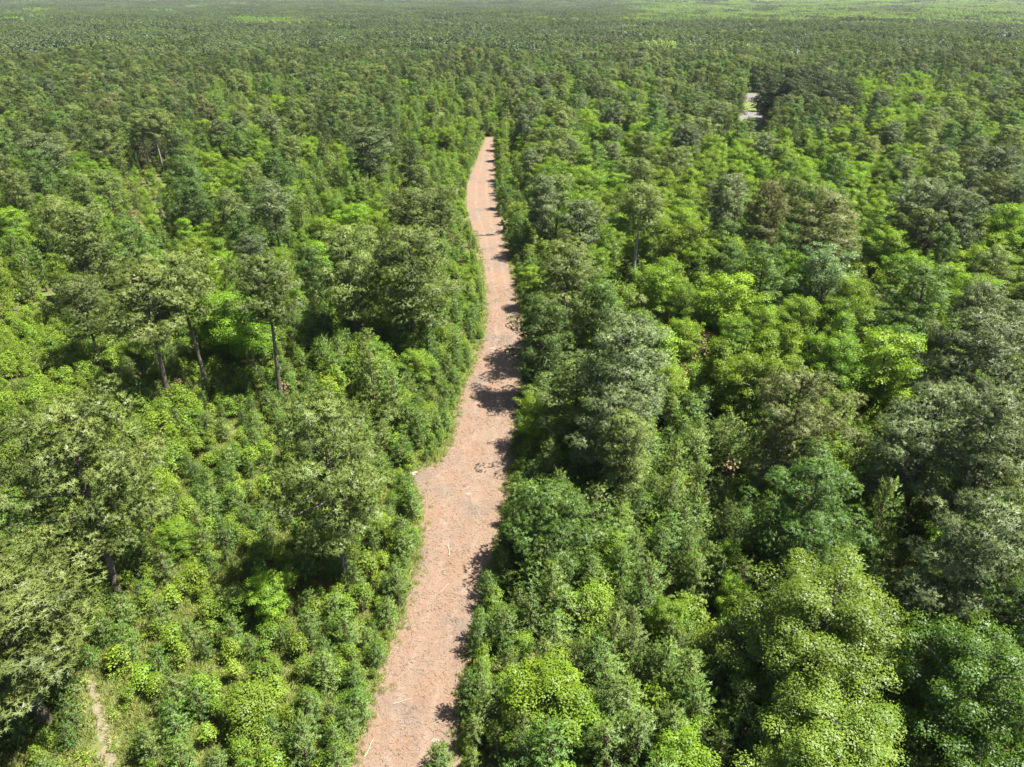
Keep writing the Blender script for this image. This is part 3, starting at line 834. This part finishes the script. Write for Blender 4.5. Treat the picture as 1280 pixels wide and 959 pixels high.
# ------------------------------------------------------------------ trees: 300 largest of each kind as individuals, the rest as stuff
KINDNAME = {'pine': ('pine_tree', 'pine tree', 'pine'), 'slim': ('pine_tree', 'pine tree', 'slender pine'), 'young': ('young_pine', 'young pine', 'bushy young pine'),
            'pole': ('young_pine', 'young pine', 'tall young pine'), 'hard': ('hardwood_tree', 'hardwood tree', 'leafy hardwood'), 'shrub': ('shrub', 'shrub', 'leafy shrub')}
for p in PL:
    px, py, dep = proj(p['x'], p['y'], p['h'] * .6)
    vis = -40 < px < 1320 and -20 < py < 1010
    p['score'] = (p['w'] * p['h']) ** .5 / dep if vis else 0
    if p['label']: p['score'] += 10
INDIV, REST = [], []
bykind = {}
for p in PL: bykind.setdefault(KINDNAME[p['kind']][0], []).append(p)
for k_, lst in bykind.items():
    lst.sort(key=lambda q: -q['score'])
    n = sum(1 for q in lst[:300] if q['score'] > 0)
    INDIV += lst[:n]; REST += lst[n:]
def size_word(p):
    h, k_ = p['h'], p['kind']
    if k_ in ('pine', 'slim'): return 'tall ' if h >= 18 else 'low ' if h < 14.5 else ''
    if k_ == 'hard': return 'tall ' if h >= 13 else 'small ' if h < 8.5 else ''
    if k_ == 'shrub': return 'large ' if h > 3.8 else 'low ' if h < 2.0 else ''
    if k_ == 'young': return 'small ' if h < 3.2 else ''
    return ''
def words(p):
    L_ = LIB[p['kind']][p['var']]
    return size_word(p) + L_['colour'] + ' ' + KINDNAME[p['kind']][2]
def relation(p):
    best, bd = None, 24.0
    for q in HERO:
        if q['nick'] and q is not p:
            dd = math.hypot(q['x'] - p['x'], q['y'] - p['y']) - q['w'] * .3
            if dd < bd: bd, best = dd, q
    if best:
        b2, bd2 = None, 45.0
        for q in HERO:
            if q['nick'] and q['nick'] != best['nick']:
                dd = math.hypot(q['x'] - p['x'], q['y'] - p['y']) - q['w'] * .3
                if dd < bd2: bd2, b2 = dd, q
        t_ = b2 and 'beside %s, towards %s' % (best['nick'], b2['nick'])
        if b2 and len(t_.split()) + len(words(p).split()) <= 16: return t_
        return 'growing near ' + best['nick']
    sd_, side = strip_dist(p['x'], p['y'])
    sname = 'sunlit' if side < 0 else 'shaded'
    if sd_ < 5: return 'on the %s edge of the dirt strip' % sname
    if track_dist(p['x'], p['y']) < 16: return 'around the sandy track'
    if math.hypot(p['x'] - CLEAR[0][0], p['y'] - CLEAR[0][1]) < 70: return 'around the gravel clearing'
    dd = math.hypot(p['x'], p['y'])
    q = sorted((math.hypot(q['x'] - p['x'], q['y'] - p['y']), q['nick']) for q in HERO if q['nick'])
    n1 = q[0][1]; n2 = next(b_ for a_, b_ in q if b_ != n1)
    t_ = 'well away from %s, towards %s' % (n1, n2)
    if len(t_.split()) + len(words(p).split()) <= 16: return t_
    return 'in woods well away from ' + n1
proto = {}
def get_proto(kind, var):
    key = (kind, var)
    if key not in proto:
        L_ = LIB[kind][var]
        a, b_ = ('stem', 'foliage') if kind == 'shrub' else ('trunk', 'crown')
        proto[key] = (bpy.data.objects.new(KINDNAME[kind][0], None), bpy.data.objects.new(a, L_['trunk']), bpy.data.objects.new(b_, L_['crown']))
    return proto[key]
for p in INDIV:
    r0, t0, c0 = get_proto(p['kind'], p['var'])
    L_ = LIB[p['kind']][p['var']]
    r_ = r0.copy(); COL.objects.link(r_)
    r_.location = (p['x'], p['y'], float(terrain(p['x'], p['y'])) - .03)
    r_.rotation_euler = (0, 0, p['rot'])
    s_ = p['w'] / L_['w']
    r_.scale = (s_, s_, p['h'] / L_['h'])
    r_.empty_display_size = .5
    nm, cat, word = KINDNAME[p['kind']]
    r_['category'] = cat
    if p['label']:
        r_['label'] = p['label']
    else:
        rl = relation(p)
        r_['label'] = '%s %s' % (words(p), rl)
        r_['group'] = '%s, %s' % (words(p).replace(word, word + 's'), rl)
    for c in (t0, c0):
        d_ = c.copy(); COL.objects.link(d_); d_.parent = r_
from collections import Counter
cl = Counter(p['label'] for p in HERO)
for o in COL.objects:
    if o.get('label') in cl and cl[o['label']] > 1: o['group'] = 'pale-trunked pines' if 'pale bare' in o['label'] else 'dark pine clump by the clearing'

def scatter(name, pts, crowns, trunks, label=None, cat=None):
    """one stuff object: geometry-node instances of crown and trunk meshes on a point cloud; pts rows: x,y,z,idx,rot,sxy,sz"""
    a = np.array(pts, float)
    me = bpy.data.meshes.new(name)
    me.vertices.add(len(a)); me.vertices.foreach_set('co', a[:, :3].astype(np.float32).ravel())
    at = me.attributes.new('idx', 'INT', 'POINT'); at.data.foreach_set('value', a[:, 3].astype(np.int32))
    at = me.attributes.new('rot', 'FLOAT_VECTOR', 'POINT'); v = np.zeros((len(a), 3), np.float32); v[:, 2] = a[:, 4]; at.data.foreach_set('vector', v.ravel())
    at = me.attributes.new('scl', 'FLOAT_VECTOR', 'POINT'); at.data.foreach_set('vector', np.stack([a[:, 5], a[:, 5], a[:, 6]], 1).astype(np.float32).ravel())
    me.update()
    o = obj(name, me)
    ng = bpy.data.node_groups.new(name + '_scatter', 'GeometryNodeTree')
    ng.interface.new_socket('Geometry', in_out='INPUT', socket_type='NodeSocketGeometry')
    ng.interface.new_socket('Geometry', in_out='OUTPUT', socket_type='NodeSocketGeometry')
    gi = ng.nodes.new('NodeGroupInput'); go = ng.nodes.new('NodeGroupOutput')
    jn = ng.nodes.new('GeometryNodeJoinGeometry')
    def na(nm_, dt):
        n = ng.nodes.new('GeometryNodeInputNamedAttribute'); n.data_type = dt; n.inputs['Name'].default_value = nm_; return n
    ni, nro, nsc = na('idx', 'INT'), na('rot', 'FLOAT_VECTOR'), na('scl', 'FLOAT_VECTOR')
    for tag_, meshes in (('crowns', crowns), ('trunks', trunks)):
        if not meshes: continue
        c = bpy.data.collections.new('%s_%s' % (name, tag_))
        for k_, mm in enumerate(meshes):
            c.objects.link(bpy.data.objects.new('%s_%s_%03d' % (name, tag_, k_), mm))
        ci = ng.nodes.new('GeometryNodeCollectionInfo'); ci.inputs['Collection'].default_value = c
        ci.inputs['Separate Children'].default_value = True; ci.inputs['Reset Children'].default_value = True
        ip = ng.nodes.new('GeometryNodeInstanceOnPoints'); ip.inputs['Pick Instance'].default_value = True
        ng.links.new(gi.outputs[0], ip.inputs['Points']); ng.links.new(ci.outputs[0], ip.inputs['Instance'])
        ng.links.new(ni.outputs['Attribute'], ip.inputs['Instance Index'])
        ng.links.new(nro.outputs['Attribute'], ip.inputs['Rotation']); ng.links.new(nsc.outputs['Attribute'], ip.inputs['Scale'])
        ng.links.new(ip.outputs[0], jn.inputs[0])
    ng.links.new(jn.outputs[0], go.inputs[0])
    md = o.modifiers.new('scatter', 'NODES'); md.node_group = ng
    o['kind'] = 'stuff'
    if label: o['label'] = label
    if cat: o['category'] = cat
    return o
def rest_of(kinds):
    rows, crowns, trunks, off = [], [], [], {}
    for k_ in kinds:
        off[k_] = len(crowns)
        crowns += [q['crown'] for q in LIB[k_]]; trunks += [q['trunk'] for q in LIB[k_]]
    for p in REST:
        if p['kind'] in kinds:
            L_ = LIB[p['kind']][p['var']]
            rows.append([p['x'], p['y'], float(terrain(p['x'], p['y'])) - .03, off[p['kind']] + p['var'], p['rot'], p['w'] / L_['w'], p['h'] / L_['h']])
    return rows, crowns, trunks
for nm, kinds, lab, cat in [('pine_forest', ('pine', 'slim'), 'mass of olive pines standing behind the nearer trees', 'pine forest'),
                            ('young_pine_thicket', ('young', 'pole'), 'mass of small young pines filling gaps between the trees', 'thicket'),
                            ('hardwood_woodland', ('hard',), 'mass of bright leafy hardwoods mixed among the pines', 'woodland'),
                            ('undergrowth', ('shrub',), 'mass of low leafy brush covering the forest floor', 'undergrowth')]:
    rows, cr, tr = rest_of(kinds)
    if rows: scatter(nm, rows, cr, tr, lab, cat)
    print(nm, len(rows))
print('individuals', len(INDIV))

# ------------------------------------------------------------------ far forest: patches of many small trees, out to the horizon
def patch(name, mat, n, size, hmin, hmax, wmin, wmax, round_=False, nf=110):
    L = Leaves()
    for k in range(n):
        c = np.array([rng.uniform(-.5, .5) * size, rng.uniform(-.5, .5) * size, 0])
        h, w_ = rng.uniform(hmin, hmax), rng.uniform(wmin, wmax)
        t_ = rng.uniform(0, 1, nf) ** .7
        a = rng.uniform(0, 6.28, nf)
        r_ = w_ / 2 * (np.sqrt(np.maximum(.02, 1 - (np.abs(t_ - .4) / .62) ** 2)) if round_ else (1.04 - t_) ** .7) * rng.uniform(.55, 1.1, nf)
        C = c + np.stack([np.cos(a) * r_, np.sin(a) * r_, h * (.42 + .58 * t_)], 1)
        nrm = unit(np.stack([np.cos(a), np.sin(a), .5 + t_], 1) + rng.normal(0, .4, (nf, 3)))
        L.leaves(C, nrm, np.full(nf, 1.25), rng.uniform(.2, .65) + rng.uniform(-.12, .12, nf), .9)
    return L.mesh(name, mat)
PS = 44.0
PATCH = [patch('far_pine%d' % k, M[c], 72, PS, 12, 18, 6.5, 9.5, True, 120) for k, c in enumerate(['pine_far', 'pine_far_grey', 'pine_far_grey', 'pine_dark'])]
PATCH += [patch('far_hard%d' % k, M[c], 42, PS, 11, 17, 7, 11, True, 130) for k, c in enumerate(['hw_far', 'hw_far', 'hw_green'])]
rows = {'p': [], 'h': []}
def far_zone(px, py, x, y):
    wob = 6 * snoise(x, y, 700.0, 6, 3)
    if px > 790 + 40 * snoise(x, y, 500.0, 2, 2) and -3 < py < 27 + .012 * (px - 800) + wob: return 'h' if rng.random() < .82 else 'p'
    if 295 < px < 380 and 22 < py < 31: return 'h'
    if 0 < px < 62 and 12 < py < 27: return 'h' if rng.random() < .6 else 'p'
    if 865 < px < 895 and 62 < py < 76: return 'h'
    return 'h' if rng.random() < .02 else 'p'
def far_rows(d0, d1, sp_):
    n = int(d1 / sp_) + 1
    for iy in range(0, n):
        y0 = iy * sp_
        xm = int((y0 * 0.95 + 60) / sp_) + 1
        for ix in range(-xm, xm + 1):
            x = ix * sp_ + rng.uniform(-6, 6); y = y0 + rng.uniform(-6, 6); d = math.hypot(x, y)
            if d0 <= d < d1 and (d > 760 or rng.random() < (d - 600) / 160):
                zt = float(terrain(x, y)); px, py, _ = proj(x, y, zt + 13)
                zz = far_zone(px, py, x, y)
                sc = sp_ / PS * 1.08
                rows[zz].append([x, y, zt, int(rng.integers(0, 4)) if zz == 'p' else int(rng.integers(0, 3)), int(rng.integers(0, 4)) * 1.5708 + rng.uniform(-.3, .3), sc, rng.uniform(.88, 1.15)])
far_rows(622, 2600, 42.0)
far_rows(2600, 8200, 64.0)
print('far patches', len(rows['p']), len(rows['h']))
scatter('distant_pine_forest', rows['p'], PATCH[:4], None, 'dark pine forest receding in haze to the horizon', 'pine forest')
scatter('distant_hardwoods', rows['h'], PATCH[4:], None, 'band of pale yellow-green hardwoods beyond the dark pines', 'woodland')

# ------------------------------------------------------------------ ground cover, weeds, wood chips
def grass_mesh(name, n=60, h=.7, rad=.7):
    L = Leaves()
    a = rng.uniform(0, 6.28, n); r_ = rad * np.sqrt(rng.uniform(0, 1, n))
    C = np.stack([np.cos(a) * r_, np.sin(a) * r_, np.zeros(n)], 1)
    A = unit(np.stack([np.cos(a) * .5, np.sin(a) * .5, np.ones(n)], 1))
    L.tufts(C, A, rng.uniform(h * .5, h, n), 2, .07, .3, rng.uniform(0, 1, n))
    return L.mesh(name, M['grass'])
GR = [grass_mesh('grass%d' % k) for k in range(4)] + [make_shrub('herb%d' % k, M['shrub_yellow'], .8, .6, 7, 26, .15)[1] for k in range(3)]
rows_g = []
for x, y, d in jgrid(0, 165, 1.05):
    sd_, side = strip_dist(x, y)
    if sd_ < -.1: continue
    if track_dist(x, y) < rng.uniform(0, .75): continue
    z = zone(x, y, 0)
    if z in 'rht' and rng.random() < .6 and sd_ > 4: continue
    rows_g.append([x, y, -.02, int(rng.choice([0, 1, 2, 3, 0, 1, 2, 3, 4, 5, 6])), rng.uniform(0, 6.28), rng.uniform(.7, 1.3), rng.uniform(.6, 1.4)])
for x, y, d in jgrid(0, 95, .8):
    sd_, side = strip_dist(x, y)
    if sd_ < .2 or side > 0 or track_dist(x, y) < rng.uniform(.3, 1.0): continue
    rows_g.append([x, y, -.02, int(rng.choice([0, 1, 2, 3, 0, 1, 2, 3, 4, 5])), rng.uniform(0, 6.28), rng.uniform(.6, 1.1), rng.uniform(.5, 1.2)])
for k in range(1500):                       # weeds creeping onto the strip
    y = rng.uniform(20, 190); l, r = strip_x(y); 
    e = abs(rng.normal(0, .55)); x = l + e if rng.random() < .6 else r - e * .7
    rows_g.append([x, y, 0.0, int(rng.integers(0, 7)), rng.uniform(0, 6.28), rng.uniform(.25, .55), rng.uniform(.3, .7)])
scatter('ground_cover', rows_g, GR, None, 'sunlit grass and weeds between shrubs and along the strip', 'ground cover')
print('grass', len(rows_g))

M['chips'] = tint_mat('shredded_wood', (0.13, 0.09, 0.062), (0.29, 0.23, 0.175))
nchip = 26000
yy = 18 + (150 - 18) * rng.uniform(0, 1, nchip) ** 1.25
l, r = strip_x(yy); xx = l + (r - l) * rng.uniform(.02, .98, nchip)
keep = snoise(xx, yy, 9.0, 1, 3) + rng.normal(0, .5, nchip) > -.35
xx, yy = xx[keep], yy[keep]; nchip = len(xx)
ln = np.exp(rng.normal(-1.55, .5, nchip)); wd = rng.uniform(.014, .04, nchip); a = rng.uniform(0, 6.28, nchip); el = rng.normal(0, .16, nchip)
D = np.stack([np.cos(a) * np.cos(el), np.sin(a) * np.cos(el), np.sin(el)], 1)
Pp = np.stack([-np.sin(a), np.cos(a), np.zeros(nchip)], 1); Up = np.cross(D, Pp)
C = np.stack([xx, yy, strip_z(xx, yy) + .02 + np.abs(np.sin(el)) * ln * .4], 1)
V = []
for s1 in (-1, 1):
    for (p_, u_) in ((-1, -.4), (1, -.4), (0, .6)):
        V.append(C + D * (s1 * ln / 2)[:, None] + Pp * (p_ * wd / 2)[:, None] + Up * (u_ * wd * .8)[:, None])
V = np.stack(V, 1).reshape(-1, 3); bs = (np.arange(nchip) * 6)[:, None]
F4 = np.concatenate([bs + np.array(q)[None] for q in ([0, 1, 4, 3], [1, 2, 5, 4], [2, 0, 3, 5])])
F3 = np.concatenate([bs + np.array(q)[None] for q in ([0, 2, 1], [3, 4, 5])])
tt = np.clip(rng.normal(.72, .25, nchip), 0, 1)
o = obj('wood_chips', mesh_np('wood_chips', V, [F4, F3], np.concatenate([tt, tt, tt, tt, tt]), [M['chips']]))
o['kind'] = 'stuff'; o['label'] = 'pale splinters of shredded wood scattered over the dirt strip'; o['category'] = 'wood chips'

# fallen branches and stones lying on the strip
M['dead_wood'] = noise_mat('dead_wood', [(0.26, 0.21, 0.15), (0.42, 0.35, 0.27)], 3, .9)
def branch(px, py, ln, ang_, rad, label):
    T = Tubes(); x, y = unproj(px, py)
    k = 6; s_ = np.linspace(-.5, .5, k) * ln
    pts = np.stack([s_, .05 * ln * np.sin(s_ / ln * 5), np.full(k, rad * .8)], 1)
    T.tube(pts, np.linspace(rad, rad * .45, k), 6)
    for q in range(2):
        s0 = pts[2 + q]; T.tube([s0, s0 + [.12 * ln, (.10 if q else -.12) * ln, .05], s0 + [.22 * ln, (.17 if q else -.16) * ln, .03]], [rad * .5, rad * .35, rad * .12], 4)
    o = obj('fallen_branch', T.mesh('fallen_branch', M['dead_wood']))
    o.location = (x, y, float(strip_z(x, y)) + .01); o.rotation_euler = (0, 0, ang_)
    o['label'] = label; o['category'] = 'branch'
branch(561, 687, 2.2, 1.6, .07, 'pale forked branch lying lengthwise near the middle of the dirt strip')
branch(503, 877, 1.6, .25, .05, 'short pale branch lying across the strip near the white chip pile')
branch(462, 935, 1.8, 1.2, .05, 'thin pale branch at the sunlit edge of the strip')
branch(584, 611, 1.5, .5, .06, 'bleached stick on the strip opposite the notch')
branch(556, 735, 1.4, .9, .045, 'twisted thin stick on open clay of the strip')
def stone(px, py, r_, label):
    import bmesh
    bm = bmesh.new(); bmesh.ops.create_icosphere(bm, subdivisions=3, radius=1)
    sd2 = rng.uniform(0, 9)
    for v in bm.verts:
        k = 1 + .22 * math.sin(3 * v.co.x + sd2) * math.cos(2.5 * v.co.y + sd2) + .10 * math.sin(7 * v.co.z + 5 * v.co.x + sd2)
        v.co = v.co * k; v.co.x *= r_ * 1.3; v.co.y *= r_ * .8; v.co.z *= r_ * .38
    me = bpy.data.meshes.new('stone'); bm.to_mesh(me); bm.free(); me.materials.append(M['stone'])
    o = obj('stone', me); x, y = unproj(px, py); o.location = (x, y, float(strip_z(x, y)) + r_ * .08); o.rotation_euler = (0, 0, rng.uniform(-.3, .3))
    o['label'] = label; o['category'] = 'stone'
M['stone'] = noise_mat('pale_stone', [(0.21, 0.18, 0.15), (0.30, 0.265, 0.23)], 3, .9, .4)
stone(515, 593, .5, 'pale flat stone lying in the notch of the dirt strip')
stone(615, 437, .45, 'pale stone on the strip between two tree shadows')
stone(544, 927, .28, 'pale stone beside the small young pine on the strip')
stone(585, 618, .28, 'small pale stone by the bleached stick')
# low brush berm across the strip
x0, y0 = unproj(594, 295); x1, y1 = unproj(620, 294)
n = 40; T = Tubes()
for k in range(26):
    f_ = rng.uniform(.02, .98); cx0 = x0 + (x1 - x0) * f_; cy0 = y0 + (y1 - y0) * f_ + rng.normal(0, .25); L_ = rng.uniform(.8, 2.4); a_ = rng.normal(0, .25)
    z_ = .08 + rng.uniform(0, .35)
    T.tube([[cx0 - L_ / 2 * math.cos(a_), cy0 - L_ / 2 * math.sin(a_), z_], [cx0, cy0, z_ + .06], [cx0 + L_ / 2 * math.cos(a_), cy0 + L_ / 2 * math.sin(a_), z_ + rng.uniform(-.08, .12)]], [.09, .075, .04], 5)
M['grey_wood'] = noise_mat('weathered_brush', [(0.13, 0.11, 0.09), (0.25, 0.22, 0.19)], 3, .95)
o = obj('brush_berm', T.mesh('brush_berm', M['grey_wood']))
o['label'] = 'low line of grey brushwood lying across the dirt strip'; o['category'] = 'brushwood'

# ------------------------------------------------------------------ haze
m, t, o = new_mat('haze')
pv = N(t, 'ShaderNodeVolumePrincipled', inp={'Color': (0.80, 0.88, 0.96, 1), 'Density': 0.000045, 'Anisotropy': 0.2})
t.links.new(pv.outputs[0], o.inputs['Volume'])
hz = box('haze', 23000, 23000, 190, (0, 0, -30), m, None)
hz['kind'] = 'stuff'; hz['label'] = 'thin bluish haze filling the air over the forest'
print('objects', len(COL.objects), 'tris', sum(len(me.polygons) for me in bpy.data.meshes))
